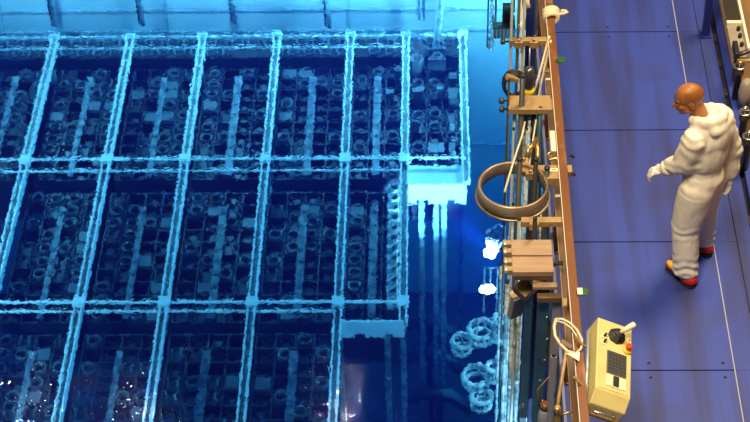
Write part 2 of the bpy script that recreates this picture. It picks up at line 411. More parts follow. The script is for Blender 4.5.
# front stragglers: pale collars at the narrow racks' edge, lamplight put in their colour
lm = 0
for r, (xx, ys) in enumerate(((-.40, [13.80+.165*k for k in range(12)]),)):
    for y in ys:
        if y == ys[0]:
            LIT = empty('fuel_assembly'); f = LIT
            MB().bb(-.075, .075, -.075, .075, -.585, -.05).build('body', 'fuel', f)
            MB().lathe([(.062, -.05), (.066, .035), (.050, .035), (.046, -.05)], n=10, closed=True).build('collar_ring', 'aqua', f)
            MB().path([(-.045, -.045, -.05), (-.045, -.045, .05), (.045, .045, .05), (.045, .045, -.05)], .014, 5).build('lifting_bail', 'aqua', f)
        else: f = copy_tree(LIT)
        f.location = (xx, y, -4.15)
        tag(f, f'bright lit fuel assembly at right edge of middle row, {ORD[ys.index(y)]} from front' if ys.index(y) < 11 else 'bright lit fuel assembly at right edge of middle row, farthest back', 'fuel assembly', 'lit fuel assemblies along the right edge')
# strip of open sockets behind the frame
bs = thing('socket_strip', 'low dark strip of open square sockets between frame and far wall', 'rack', (-2.6, 18.52, -4.35))
MB().bb(-3.9, 3.0, -.19, .18, -.4, -.02).build('base_plate', 'celldark', bs)
n0 = None
for k in range(30):
    for q in (-.10, .09):
        if random.random() < .2: continue
        x = -3.2+k*.205+(.1 if q > 0 else 0)
        if n0 is None: n0 = MB().lathe([(.078, -.02), (.082, .02), (.070, .02), (.066, -.02)], n=8, closed=True, smooth=False).build('socket', 'strip', bs); n0.location = (x, q, 0)
        else: copy_part(n0, (x, q, 0))
# two wide storage tubes and the square block in the narrow far rack
for nm, px, py in (('far', 418, 46), ('near', 416, 58)):
    p = at(px, py, -4.1)
    t = MB().lathe([(.075, -.75), (.082, 0), (.066, 0), (.06, -.6)], p, 20, closed=True).build('storage_tube', 'cap')
    tag(t, f'wide open storage tube beside the slanted handling pole, the {nm} one of two', 'tube')
p = at(437, 58, -4.1)
t = thing('gripper_block', 'square gripper block at the foot of the slanted handling pole', 'gripper', p)
MB().bb(-.10, .10, -.10, .10, -.75, -.02).build('body', 'fuel', t); MB().bb(-.11, .11, -.11, -.09, -.10, .06).bb(-.11, .11, .09, .11, -.10, .06).build('cheek_plate', 'cap', t)
MB().lathe([(.06, -.02), (.06, .05), (.045, .05), (.045, -.02)], (0, 0, 0), 14, closed=True).build('collar', 'fuelring', t)
t = tag(MB().path([at(436, 48, -4.05), at(439, 18, -3.7), at(441, 0, -3.4)+Vector((0, 0, 0)), at(441, 0, -3.4)+Vector((.0, .1, 1.2))], .045, 12).build('handling_pole', 'aqua'), 'thick pale handling pole slanting down into narrow far rack', 'pole')
for px, py, wd, ln in ((453, 75, .10, .13), (453, 92, .12, .20), (452, 119, .06, .16), (441, 147, .07, .17), (452, 147, .08, .17), (418, 89, .14, .08), (440, 87, .09, .05), (398, 68, .08, .10), (390, 91, .10, .10), (415, 121, .10, .04)):
    p = at(px, py, -4.2)
    t = tag(MB().box(p-Vector((0, 0, .2)), (wd, ln, .40)).build('spacer_block', 'cap', bevel=.006), f'pale spacer block in narrow far rack, {"at its right edge" if px > 449 else "near its middle" if px > 430 else "by its left beam"}, {"far end" if py < 80 else "halfway along" if py < 110 else "near its bright front"}{", tall" if ln > .18 else ""}{", thin" if ln < .06 else ""}{", narrow" if wd < .065 else ""}{", left side" if px < 395 else ""}', 'block', 'pale spacer blocks in the narrow racks')
# pipes down the far wall
for k, (px, py, lab) in enumerate(((56, 24, 'first from the left'), (143.5, 21, 'second from the left'), (235.5, 21, 'third from the left'), (329, 25, 'fourth from the left'))):
    p = at(px, py+4, -4.1); p.y = min(p.y, 18.64); xx, zb = p.x, -4.1
    pr = thing('wall_pipe', f'slim vertical pipe on bright far pool wall, {lab}', 'pipe', (xx, p.y, zb), group='vertical pipes on the far wall')
    MB().tube((0, 0, 0), (0, 0, 2.4), .032, 10).build('tube', 'aqua', pr)
    MB().tube((-.045, .01, -.0), (-.045, .01, 2.4), .012, 6).build('dark_edge', 'poledark', pr)  # thin dark rod along the pipe's left edge
for px, lab in ((419, 'left'), (424, 'right')):
    p = at(px, 22, -4.0)
    tag(MB().tube(p, p+Vector((0, 0, 2.9)), .022, 8).build('drive_rod', 'aqua'), f'thin pale rod rising behind narrow rack, {lab} of two', 'rod', 'thin rods behind the narrow rack')
# dim ducts on the deep floor
for k, (px, py, lab) in enumerate(((430, 328, 'farthest'), (432, 359, 'middle'), (440, 398, 'nearest'))):
    p = at(px, py, -7.6)
    pts = [p+Vector((-.42+.14*i, -.03*i+.02*(i-3)**2*-.5, .14*math.sin(i*math.pi/6))) for i in range(7)]
    d = thing('deep_duct', f'dim curved duct lying deep in the dark water, {lab} of three', 'duct', p)
    MB().path([q-p for q in pts], .09, 10).build('tube', 'fuel', d)
    MB().bb(-.04, .04, -.04, .04, ZB-p.z, .02).build('stand', 'cell', d)
# the bright underwater lamp and its smaller neighbour
lp = thing('underwater_lamp', 'bright white underwater lamp hanging below the large ring', 'lamp', LAMP)
MB().lathe([(.045, -.16), (.055, -.13), (.055, .07), (.045, .09)], n=16).build('lens', 'lens', lp)
MB().lathe([(.05, .09), (.075, .10), (.08, .17), (.03, .21), (.015, .25)], n=16).build('housing', 'poledark', lp)
MB().lathe([(.05, -.17), (.055, -.165)], n=12).build('end_guard', 'poledark', lp)
MB().lathe([(.10, -.02), (.10, .02)], (.16, -.03, .0), 16, rot=Euler((math.pi/2, 0, .4)).to_matrix()).build('reflector_disc', 'poledark', lp)
MB().path([(0, 0, .22), (.06, 0, .30), (.13, -.02, .30), (.13, -.02, 5.3)], .014, 8).build('hanging_rod', 'pole', lp)
p = at(487, 291, -3.3)
lp = thing('underwater_lamp', 'small oval yellow-white underwater lamp in a hanging wire bracket', 'lamp', p)
MB().ell((0, 0, 0), .085, .05, .055).build('lens', 'lens2', lp)
b = MB()
for dx_ in (-.03, .10): b.path([(dx_, 0, .30), (dx_, 0, -.35)], .009, 6)
b.path([(-.03, 0, .30), (.10, 0, .30)], .012, 6); b.path([(.03, 0, .04), (.03, 0, .30)], .008, 6); b.path([(.10, 0, .3), (.27, .02, .3), (.27, .02, 3.7)], .010, 6)
b.build('bracket', 'aqua', lp)
# lit tool heads at lower right
def toolhead(px, py, z, w_, h_, lab, n=10, kind='ring'):
    p = at(px, py, z)
    t = thing('cage_tool', lab, 'tool', p, (0, 0, random.uniform(-.3, .3)))
    random.seed(int(px*7+py))
    ring = [(w_*math.cos(2*math.pi*k/n)*random.uniform(.9, 1.1), w_*math.sin(2*math.pi*k/n)*random.uniform(.9, 1.1), 0) for k in range(n)]
    MB().path(ring, .028, 6, closed=True).build('ring', 'aqua', t)
    MB().path([(a*.92, b*.92, -h_) for a, b, c in ring], .022, 6, closed=True).build('lower_ring', 'aqua', t)
    b = MB()
    for k in range(0, n, 2): b.path([ring[k], (ring[k][0]*.92, ring[k][1]*.92, -h_)], .014, 5)
    b.build('cage_bars', 'aqua', t)
    t.rotation_euler = (0, 0, 0)
    MB().path([(w_, 0, 0), (w_+.05, 0, .12), (w_+.06, 0, .3), (max((509+int(px) % 9-px)/105, w_+.08), .05, .34), (max((509+int(px) % 9-px)/105, w_+.08), .05, .3-z)], .009, 6).build('hanging_rod', 'aqua', t)
toolhead(481, 331, -3.5, .13, .12, 'round cage tool head under the small oval lamp')
toolhead(462, 343, -3.6, .10, .12, 'dim cage tool head left of the other lit tool heads', 8)
toolhead(476, 377, -3.5, .13, .10, 'wide open ring tool head, lower left of the lit ones')
toolhead(482, 398, -3.6, .10, .12, 'lowest of the lit ring tool heads near bottom edge')
toolhead(494, 368, -3.3, .07, .16, 'small tall cage tool head beside the pole bundle', 8)
toolhead(500, 320, -3.2, .06, .30, 'narrow cage head hanging against the pole bundle', 8)

# strainer basket and chain at the top
p = at(503, 36, -1.0)
t = thing('strainer_basket', 'dark mesh basket with pale tray above the water at top', 'basket', p)
MB().bb(-.10, .12, -.02, .0, -.02, .10).build('mesh_panel', 'machine', t, bevel=.004)
b = MB()
for k in range(7): b.bb(-.10+.0345*k, -.092+.0345*k, -.026, -.018, -.02, .10)
b.build('mesh_wires', 'greybar', t)
MB().bb(-.10, .12, 0, .24, -.03, -.01).bb(-.10, -.085, 0, .24, -.01, .07).bb(.105, .12, 0, .24, -.01, .07).build('tray', 'aqua', t)
MB().bb(.0, .11, .24, .27, -.03, .2).build('back_plate', 'wood', t)
MB().path([(.11, .25, .1), (.11, .25, 2.2)], .012, 6).build('hanger', 'pole', t)
p = at(491, 40, -1.3)
t = thing('hoist_chain', 'pale hoist chain hanging into the water at top', 'chain', p)
l0 = None
for k in range(34):
    lk = MB().path([(.016*math.cos(a), 0, .032*math.sin(a)) for a in [2*math.pi*j/8 for j in range(8)]], .006, 5, closed=True)
    if l0 is None: l0 = lk.build('link', 'polelight', t); l0.location = (0, 0, 0)
    else:
        c = copy_part(l0, (0, 0, .05*k)); c.rotation_euler = (0, 0, math.pi/2*(k % 2))
MB().path([(-.035, 0, -.1), (-.035, 0, 1.8)], .010, 6).path([(.04, .02, .12), (.04, .02, 1.8)], .012, 6).build('guide_rod', 'poledark', t)
MB().lathe([(.02, -.14), (.035, -.08), (.035, .0), (.015, .02)], n=10).build('weight', 'polelight', t)

# ================================================================== LEFT RAILING
RX = 0.968
lr = thing('left_railing', 'brown steel railing along the pool side of the blue deck', 'railing', (RX, 6, 0))
MB().bb(-.030, .030, -1.0, 9.0, 1.015, 1.05).build('top_rail', 'rail', lr, bevel=.004)
MB().bb(-.034, -.030, -1.0, 9.0, 1.0, 1.053).build('edge_strip', 'white', lr)
mr = MB().bb(-.050, -.002, -1.0, 9.0, .70, .735).build('mid_rail', 'railgrey', lr, bevel=.003)
MB().bb(-.052, -.046, -1.0, 9.0, .73, .75).bb(-.004, .002, -1.0, 9.0, .73, .75).build('rail_edge', 'tan', mr)
MB().bb(-.045, -.025, -1.0, 9.0, 0, .16).build('toe_board', 'toe', lr)
for k, y in enumerate((.2, 1.55, 2.9, 4.25, 5.6, 6.95, 8.3)):
    pt = MB().bb(-.022, .018, y-.03, y+.03, 0, 1.015).build('post', 'rail', lr)
    MB().bb(-.03, .028, y-.05, y+.05, 0, .012).build('foot_plate', 'railgrey', pt)
for px, py, ln, mt in ((553, 65, .16, 'tan'), (553.5, 140, .24, 'white'), (551, 103, .12, 'tan'), (563, 300, .10, 'tan'), (556, 78, .02, 'white'), (557, 176, .03, 'white'), (560, 195, .03, 'white')):
    p = at(px, py, .75)
    MB().bb(-.053, .003, p.y-6-ln/2, p.y-6+ln/2, .735, .742).build('cross_plate', mt, lr)

# clamps on the railing that hold the poles
def clamp(py, x0, x1, h, lab, mt='tan', z=1.0, depth=.05, jaws=(), knobs=()):
    a, b = at(x0, py, z), at(x1, py, z)
    t = thing('pole_clamp', lab, 'clamp', (a.x, a.y, z))
    wd = b.x-a.x
    MB().bb(0, wd, -h/2, h/2, -depth/2, depth/2).build('bar', mt, t, bevel=.004)
    for fx in jaws:
        MB().bb(wd*fx-.035, wd*fx+.035, -h/2-.035, -h/2, -depth/2, depth/2+.01).build('jaw', mt, t, bevel=.004)
        MB().lathe([(.012, .0), (.012, .02), (.006, .024)], (wd*fx, -h/2-.017, depth/2+.01), 8).build('bolt', 'brass', t)
    for fy in knobs:
        kb = MB().lathe([(.008, 0), (.008, .03), (.024, .03), (.026, .06), (.012, .068)], (-.0, fy, 0), 12, rot=Euler((0, -math.pi/2, 0)).to_matrix()).build('knob', 'machine', t)
    return t
clamp(41.5, 509, 556, .055, 'tan clamp bar nearest the top edge holding poles to the railing', jaws=(.20, .52), knobs=(0,))
clamp(105, 508, 551, .17, 'broad tan clamp plate with two side knobs, second from the top', jaws=(), knobs=(-.05, .05))
clamp(171, 522, 572, .075, 'tan clamp bar with lettering that carries the large ring', jaws=(.16, .42))
clamp(222, 517, 568, .055, 'tan clamp bar just below the large ring', jaws=(.33,), knobs=())
clamp(298, 537, 567, .05, 'short brown clamp bar below the hinged board box', mt='railgrey', z=.72)
# the faint lettering plate
p = at(551, 170, 1.03)
t = tag(MB().box(p, (.10, .035, .004)).build('name_plate', 'white'), 'small pale plate on the clamp bar at the ring', 'plate')
g = MB()
for k, wx in enumerate((.010, .007, .010, .005, .010, .009, .008)): g.box((-.034+.0115*k, 0, .003), (wx*.8, .012, .002))
o = g.build('marking', 'black', t); o.location = p
o.matrix_parent_inverse = Matrix.Identity(4); t.data.transform(Matrix.Translation(-p)); t.location = p; o.location = (0, 0, 0)

# hanging poles
def pole(px, py, zc, zt, zb, r, mt, lab, n=10, flat=None, tip=True, group=None, name='tool_pole', collar=True):
    p = at(px, py, zc); r *= .72
    t = thing(name, lab, 'pole', (p.x, p.y, zb), group=group)
    if flat: MB().bb(-flat/2, flat/2, -r, r, 0, zt-zb).build('shaft', mt, t, bevel=.004)
    else: MB().tube((0, 0, 0), (0, 0, zt-zb), r, n).build('shaft', mt, t)
    if collar:
        c = MB()
        for f in (.25, .5, .75):
            z = (zt-zb)*f; c.lathe([(r*1.0, z-.03), (r*1.5, z-.02), (r*1.5, z+.02), (r*1.0, z+.03)], n=n)
        c.build('coupling', mt, t)
    MB().lathe([(r*.9, zt-zb), (r*1.08, zt-zb+.003), (r*1.08, zt-zb+.02), (r*.6, zt-zb+.026)], n=n).build('top_cap', 'poledark', t)
    return t
pole(511, 41, 1.0, 2.2, -4.0, .016, 'polelight', 'slim pale pole farthest left in the topmost clamp')
pole(523, 41, 1.0, 2.2, -4.2, .014, 'polelight', 'pale blue-white pole in the middle of the topmost clamp')
pole(536, 22, 1.0, 1.9, -.2, .016, 'pole', 'short grey pole with brass fitting left of the white rope')
pole(517, 60, .8, 2.0, -3.5, .018, 'pole', 'grey-brown pole between the two pale poles at top')
pole(508, 108, 1.0, 1.25, -4.5, .012, 'poledark', 'dark pole at left end of the broad clamp plate')
pole(521.5, 108, 1.0, 1.3, -4.4, .030, 'pole', 'brownish pole through the middle of the broad clamp plate')
pole(514.5, 116, .9, .95, -4.4, .018, 'aqua', 'bright cyan-lit pole left below the broad clamp plate')
pole(534, 116, .9, .95, -4.4, .020, 'poledark', 'black pole under right half of broad clamp plate')
pole(540, 120, .9, 1.0, -4.4, .026, 'teal', 'teal pole close to the railing above the ring')
pole(529, 130, .8, .9, -4.5, .016, 'aqua', 'thin bright pole between dark ones above the ring')
pole(519, 181, 1.0, 1.2, -4.4, .026, 'pole', 'steel pole passing through the large ring, left one')
pole(535, 181, 1.0, 1.2, -4.4, .024, 'poledark', 'dark pole passing through the large ring, right one')
pole(546, 190, .9, 1.1, -4.2, .028, 'pole', 'stout grey pole outside the ring beside the railing')
pole(519, 226, 1.0, 1.06, -4.0, .018, 'polelight', 'pale pole in left jaw of the clamp below the ring')
pole(534.5, 230, 1.0, 1.10, -4.0, .020, 'poledark', 'black pole in lower jaw of the clamp below the ring')
pole(511, 262, -.2, .4, -4.0, .014, 'aqua', 'thin bright pole left of hinged board box')
pole(543, 305, .6, .75, -3.8, .02, 'teal', 'wide dark teal bar with rivets at lower right of bundle', flat=.082, collar=False)
pole(529, 300, .5, .65, -3.8, .02, 'teal', 'wide dark teal bar in the middle of the lower bundle', flat=.055, collar=False)
pole(536, 310, .2, .5, -3.8, .02, 'darkblue', 'deep blue flat bar between the two teal bars', flat=.05, collar=False)
pole(556, 318, .5, .7, -1.0, .015, 'greybar', 'grey-blue flat bar between teal bar and railing', flat=.06, collar=False)
pole(519, 322, -.2, .2, -4.0, .022, 'aqua', 'bright cyan pole under the tilted grey plate')
pole(512, 330, -.3, .1, -4.0, .02, 'aqua', 'bright cyan pole left of the tilted grey plate')
pole(506, 318, -.8, -.4, -4.2, .024, 'aqua', 'ragged bright pole at the left fringe of the bundle')
pole(500, 300, -1.0, -.6, -4.2, .016, 'aqua', 'thin bright pole at the far left fringe of the bundle')
pole(523, 350, -.3, .1, -4.0, .016, 'poledark', 'dark pole right of the bright cyan pole at bottom')
pole(515.5, 345, -.3, -.1, -4.0, .012, 'polelight', 'thin silver pole among the cyan poles at bottom')
pole(552.5, 377, .9, 1.1, -.6, .018, 'greybar', 'upright grey flat bar beside the bottle at bottom', flat=.035, collar=False)
pole(526.5, 330, .2, .45, -3.8, .010, 'aqua', 'bright left edge of the middle dark bar, drawn as an added thin rod')  # the bar's bright edge, put in as a thin pale rod
pole(537.5, 330, .2, .45, -3.8, .009, 'polelight', 'bright left edge of the riveted bar, drawn as an added thin silver rod')  # pale rod added to give the riveted bar its bright edge
pole(549, 345, .2, .40, -1.5, .010, 'poledark', 'thin black rod right of the riveted bar')
pole(513, 150, .6, .8, -4.3, .012, 'polelight', 'slim silver pole behind the large ring, left of the steel pole')
pole(526.5, 150, .6, .8, -4.3, .013, 'aqua', 'slim bright pole behind the large ring, between steel and dark pole')
pole(540.5, 225, .5, .7, -4.0, .012, 'aqua', 'slim bright pole right of the clamp below the ring')
pole(532.5, 300, .2, .5, -4.0, .010, 'polelight', 'slim silver pole between the two dark teal bars')
b = pole(530, 30, .7, 1.9, .15, .050, 'blue', 'wide deep blue pipe hanging near the top of railing', collar=False)
# rivets of the wide teal bar
tb = [o for o in bpy.data.objects if o.get('label', '').startswith('wide dark teal bar with rivets')][0]
r0 = None
for k in range(9):
    if r0 is None: r0 = MB().lathe([(.010, 0), (.010, .006), (.005, .009)], n=8, rot=Euler((math.pi/2, 0, 0)).to_matrix()).build('rivet', 'chrome', tb); r0.location = (.03, -.02, 4.3)
    else: copy_part(r0, (.03+random.uniform(-.03, .015), -.02, 4.3-.22*k))
# hanging tool with yellow ring
p = at(529, 78, 1.0)
t = thing('hanging_tool', 'grey hand tool with yellow ring hanging above the broad clamp', 'tool', p)
MB().lathe([(.015, .10), (.035, .09), (.045, .02), (.04, -.08), (.03, -.10)], n=16).build('housing', 'pole', t)
MB().lathe([(.042, -.10), (.048, -.11), (.048, -.15), (.04, -.16)], n=16).build('yellow_ring', 'yellow', t)
MB().lathe([(.034, -.15), (.03, -.45), (.018, -.50)], n=12).build('grip', 'black', t)
MB().tube((0, 0, .1), (.0, .05, .25), .006, 6).build('hook_wire', 'polelight', t)
MB().lathe([(.02, -.5), (.045, -.51), (.045, -.54), (.02, -.56)], n=12).build('foot', 'cream', t)
# dark hose coil and tan wedge beside it
p = at(514, 86, .9)
t = thing('hose_coil', 'dark hose coil hanging left of the yellow-ringed tool', 'hose', p)
for k in range(3):
    MB().path([(.075*math.cos(a)*(1+.06*k), .02*k, .11*math.sin(a)*(1+.05*k)) for a in [2*math.pi*j/14 for j in range(14)]], .013, 6, closed=True).build('turn', 'black', t)
MB().box((-.02, -.03, .10), (.10, .05, .04), (0, .5, .3)).build('hanger', 'tan', t, bevel=.005)
# rope loops at top
p0 = [(521, 0), (520.5, 8), (523, 14), (522, 22), (520, 28), (518.5, 24), (520, 14), (524, 8), (525, 2)]
tag(MB().path([at(x, y, 1.15) for x, y in p0], .012, 7).build('rope_loop', 'cream'), 'cream rope looped over the poles at the top edge', 'rope')
tag(MB().path([at(527, -3, 1.2), at(527.5, 3, 1.18), at(529, 8, 1.15)], .018, 8).build('rope_end', 'cream'), 'thick cream rope end at the top edge of the blue pipe', 'rope')
# white rope wrapped on rail
t = thing('rope_wrap', 'thick white rope knotted round the brown top rail', 'rope', at(551, 13, 1.05))
b = MB()
for k in range(4):
    b.path([(.052*math.cos(a)*(1+.1*(k % 2)), -.05+.028*k+.006*math.sin(2*a), -.015+.045*math.sin(a)) for a in [2*math.pi*j/14 for j in range(14)]], .019, 7, closed=True)
b.build('turns', 'cream', t)
MB().path([(.05, -.02, .0), (.10, -.02, .01), (.13, .0, .0), (.12, .04, -.01), (.08, .03, 0)], .013, 6).build('loose_end', 'cream', t)
# leaning hook rods
def rod(pts, r, mt, lab, name='hook_rod', cat='rod', n=7):
    P = [at(*q) for q in pts]; return tag(MB().path(P, r, n).build(name, mt), lab, cat)
rod([(549.5, 36, 1.06), (541, 68, .9), (530.5, 104, .75)], .010, 'cream', 'thin pale rod slanting from top rail, left of the pair')
rod([(551, 40, 1.06), (544, 70, .9), (537, 104, .75)], .009, 'cream', 'thin pale rod slanting from top rail, right of the pair')
rod([(525, 122, 1.0), (522, 136, 1.0), (514, 160, 1.05), (504.5, 192, 1.05)], .008, 'cream', 'pale cord running from the clamp down across the ring', 'cord', 'cord', 6)
rod([(536, 120, .95), (533, 140, .95), (529, 166, .95)], .007, 'cream', 'short pale cord between the two brass handles', 'cord', 'cord', 6)
rod([(537, 140, 1.05), (528, 150, 1.05), (527, 158, 1.0)], .018, 'brass', 'bent brass handle above the ring, left one', 'brass_crank', 'handle', 8)
rod([(536, 138, 1.05), (537.5, 150, 1.02), (538, 163, .98)], .018, 'brass', 'upright brass handle above the ring, right one', 'brass_crank', 'handle', 8)
rod([(552, 152, 1.04), (548, 154, 1.03), (550, 160, 1.03), (556, 158, 1.03), (558, 162, 1.02)], .012, 'brass', 'small twisted brass hook on the railing by the white tape', 'wire_hook', 'hook', 7)
# large ring
rc = at(513, 190, 1.0)
t = thing('guide_ring', 'large bronze guide ring held out over the water', 'ring', rc)
MB().lathe([(.246, -.055), (.254, -.05), (.254, .05), (.246, .055), (.236, .055), (.232, .05), (.232, -.05), (.236, -.055)], n=56, closed=True).build('band', 'ring', t)
MB().lathe([(.256, -.062), (.272, -.062), (.272, -.048), (.256, -.048)], n=56, closed=True).build('lower_rim', 'ring', t)
MB().bb(.24, .34, .08, .15, -.04, .04).build('lug', 'tan', t, bevel=.004); MB().bb(.05, .12, .22, .30, -.04, .05).build('lug', 'tan', t, bevel=.004)
MB().lathe([(.014, 0), (.014, .03), (.006, .035)], (.085, .26, .05), 8).build('bolt', 'brass', t)
# hinged board box
p = at(532, 258, .9)
t = thing('board_box', 'pale hinged box of two boards clipped among poles', 'box', p)
for k, yy in enumerate((.085, -.085)): MB().box((0, yy, 0), (.285, .155, .05)).build('board', 'wood', t, bevel=.006)
MB().bb(-.14, .14, -.16, .16, -.06, -.03).build('back_board', 'railgrey', t)
for yy in (.13, .05, -.05, -.13):
    hn = MB().bb(-.20, -.14, yy-.022, yy+.022, -.02, .03).build('hinge', 'tan', t, bevel=.004)
    MB().tube((-.185, yy-.028, .02), (-.185, yy+.028, .02), .012, 8).build('hinge_pin', 'polelight', hn)
MB().bb(.13, .16, -.03, .03, -.06, -.02).bb(.13, .22, -.015, .015, -.06, -.04).build('arm', 'pole', t)
# tilted cube, plank and plate
p = at(525, 289, .6)
t = tag(MB().box((0, 0, 0), (.12, .12, .10), (.25, -.3, .75)).build('tan_block', 'tan', bevel=.006), 'tan metal block turned on its corner below the box', 'block'); t.location = p
p = at(516.5, 306, .3)
t = thing('tilted_plate', 'grey plate tilted on edge left of the tan block', 'plate', p)
MB().box((0, 0, 0), (.10, .05, .24), (.2, .0, .5)).build('plate', 'greybar', t, bevel=.004)
MB().box((.0, -.0, .13), (.11, .06, .012), (.2, 0, .5)).build('lip', 'tan', t)
MB().tube((0, 0, 0), (.13, .0, .0), .010, 7).build('hanger', 'pole', t)
p = at(545, 287, .8)
t = thing('plank_bracket', 'short brown plank on bracket between box and railing', 'bracket', p)
MB().box((0, .01, 0), (.17, .05, .03)).build('plank', 'wood', t, bevel=.004); MB().box((-.06, .06, .01), (.07, .07, .05), (0, 0, .4)).build('bracket', 'tan', t, bevel=.004)
# green tags
for px, py, lab in ((559.5, 60, 'round green tag on the far part of the brown rail'), (581, 292, 'green tag with a white label on the near brown rail')):
    p = at(px, py, 1.06)
    t = thing('green_tag', lab, 'tag', p)
    MB().lathe([(.042, 0), (.042, .006)], (.012, 0, 0), 6, smooth=False).build('disc', 'green', t)
    if py > 100: MB().bb(-.025, .01, -.03, .03, .006, .010).build('white_label', 'white', t)
for px, py in ((569.5, 156), (570.5, 174)):
    pp = at(px, py, 1.0)
    tag(MB().lathe([(.006, 0), (.006, .02), (.016, .022), (.016, .035)], pp, 8, rot=Euler((0, math.pi/2, 0)).to_matrix()).build('wing_screw', 'black'), f'small black screw on the brown rail, {"above" if py < 160 else "beside"} the ring clamp', 'screw')

# cable hoop, tags, bottle near the control box
def cable(pts, r, lab, mt='cream'): return tag(MB().path([at(x, y, 1.08) for x, y in pts], r, 6).build('cable_loop', mt), lab, 'cable')
cable([(556, 319), (562, 319), (570, 323), (577, 330), (582, 340), (581, 349), (576, 353)], .009, 'thin tan cable arching right over rail to control box')
cable([(556, 319), (554, 327), (555, 336), (560, 344), (567, 351), (575, 354)], .011, 'thin tan cable arching left beside rail')
cable([(557, 321), (564, 323), (571, 328), (576, 335), (580, 343)], .006, 'thinnest cable inside the arch at the rail')
rod([(566.5, 350, 1.08), (563, 372, 1.0), (559, 395, .9), (556, 420, .8)], .013, 'tan', 'tan rod slanting down from the cable knot to bottom edge')
p = at(566, 345, 1.07)
tag(MB().box(p, (.09, .04, .03), (0, .3, -.5)).build('strap_buckle', 'railgrey', bevel=.006), 'dark brown strap buckle inside the cable arch', 'buckle')
p = at(574, 356, 1.08)
pm = MB().add([(-.05, .02, 0), (.04, .03, 0), (.03, -.05, 0), (-.05, .02, .006), (.04, .03, .006), (.03, -.05, .006)], [(0, 2, 1), (3, 4, 5), (0, 1, 4, 3), (1, 2, 5, 4), (2, 0, 3, 5)]).build('paper_tag', 'white')
pm.location = p; tag(pm, 'small pale paper tag tied at the cable knot', 'tag')
p = at(545, 408, .5)
t = thing('flask', 'blue-grey flask with brown cap hanging at bottom edge', 'flask', p)
MB().lathe([(.02, .0), (.042, .01), (.045, .03), (.045, .22), (.038, .27), (.025, .30)], (0, 0, -.3), 18).build('body', 'greybar', t)
MB().lathe([(.028, .0), (.034, .005), (.034, .04), (.02, .05)], (0, 0, .0), 16).build('cap', 'rail', t)
MB().path([(-.04, 0, .02), (-.05, .04, .14), (.02, .08, .22), (.06, .02, .12), (.04, 0, .02)], .008, 6).build('handle', 'railgrey', t)
p = at(557, 415, .9)
t = thing('brass_coupling', 'brass pipe coupling under the slanted rod at bottom', 'coupling', p)
MB().lathe([(.014, -.10), (.024, -.09), (.024, -.03), (.018, -.02), (.018, .02), (.026, .03), (.026, .07), (.014, .08)], n=12).build('body', 'brass', t)
MB().tube((.02, 0, .0), (.10, .02, .01), .008, 6).build('lever', 'brass', t)

# ================================================================== CONTROL BOX
cb = thing('control_box', 'cream control console with joystick hung on the near railing', 'control box', at(614, 361, 1.08), (0.10, math.radians(24), math.radians(-3)))
W, Lh, H = .25, .315, .17
sec = [(-W/2, -Lh+.10, -H/2), (W/2, -Lh+.10, -H/2)]
b = MB()
pr = [(-Lh+.05, -H), (Lh, -H), (Lh, 0), (-Lh+.06, 0), (-Lh-.02, -.07), (-Lh-.02, -H)]
k = len(pr); vs = [(-W/2, y, z) for y, z in pr]+[(W/2, y, z) for y, z in pr]
b.add(vs, [tuple(range(k)), tuple(reversed(range(k, 2*k)))]+[(i, i+k, (i+1) % k+k, (i+1) % k) for i in range(k)])
bm_ = b.build('housing', 'box', cb, bevel=.008)
MB().bb(-W/2+.015, W/2-.015, -Lh+.07, Lh-.015, 0, .004).build('face_plate', 'box', cb, bevel=.001)
MB().bb(-W/2-.006, W/2+.006, -Lh-.03, -Lh-.01, -H-.015, -H+.01).build('bottom_lip', 'tan', cb, bevel=.003)
js = empty('joystick'); js.parent = cb; js.location = (.01, .20, .004); PL.setdefault(cb, []).append(js)
MB().lathe([(.062, 0), (.060, .012), (.046, .022), (.05, .030), (.034, .040), (.036, .048), (.018, .06)], n=8, smooth=False).build('rubber_boot', 'black', js)
MB().path([(0, 0, .05), (.03, .02, .08), (.062, .04, .125), (.067, .043, .132)], [.012, .019, .021, .012], 12).build('stick', 'white', js)
kp = MB().bb(-.055, .085, -.115, .065, .004, .012).build('keypad', 'keys', cb, bevel=.002)
for r_ in range(6):
    for c_ in range(5):
        MB().bb(-.048+.026*c_, -.026+.026*c_, -.108+.028*r_, -.084+.028*r_, .012, .016).build('key', 'key', kp)
sp = MB().bb(-.055, .085, -.215, -.125, .004, .010).build('switch_plate', 'panelplate', cb, bevel=.002)
MB().bb(-.008, .032, -.208, -.132, .010, .020).build('rocker_switch', 'black', sp, bevel=.003)
for yy in (.165, .115):
    tg = MB().bb(-.098, -.066, yy-.016, yy+.016, .004, .012).build('toggle_switch', 'white', cb, bevel=.003)
    MB().tube((-.082, yy, .012), (-.075, yy+.01, .035), .008, 8).build('toggle_lever', 'black', tg)
es = MB().lathe([(.030, .0), (.030, .012), (.02, .014)], (.088, .115, .004), 16).build('stop_button', 'yellow', cb)
MB().lathe([(.012, .0), (.012, .015), (.023, .018), (.023, .03), (.015, .036)], (.088, .125, .016), 14).build('red_knob', 'red', es)
MB().lathe([(.006, 0), (.006, .006)], (.105, .21, .004), 8).build('lamp_dot', 'red', cb)
MB().path([(-.075, -Lh-.02, -.10), (-.075, -Lh-.05, -.10), (.055, -Lh-.05, -.10), (.055, -Lh-.02, -.10)], .006, 6).build('end_handle', 'chrome', cb)
for yy in (.12, -.20):
    MB().path([(-W/2, yy, -.10), (-W/2-.06, yy, -.09), (-W/2-.13, yy, -.04)], .010, 7).build('mount_rod', 'tan', cb)
MB().path([(-W/2-.02, -.25, -.09), (-W/2-.02, .25, -.09)], .010, 7).build('mount_bar', 'polelight', cb)
MB().path([(-.06, -Lh, -H), (-.07, -Lh-.05, -H-.05), (-.085, -Lh-.14, -H-.2)], .008, 6).build('power_cord', 'white', cb)

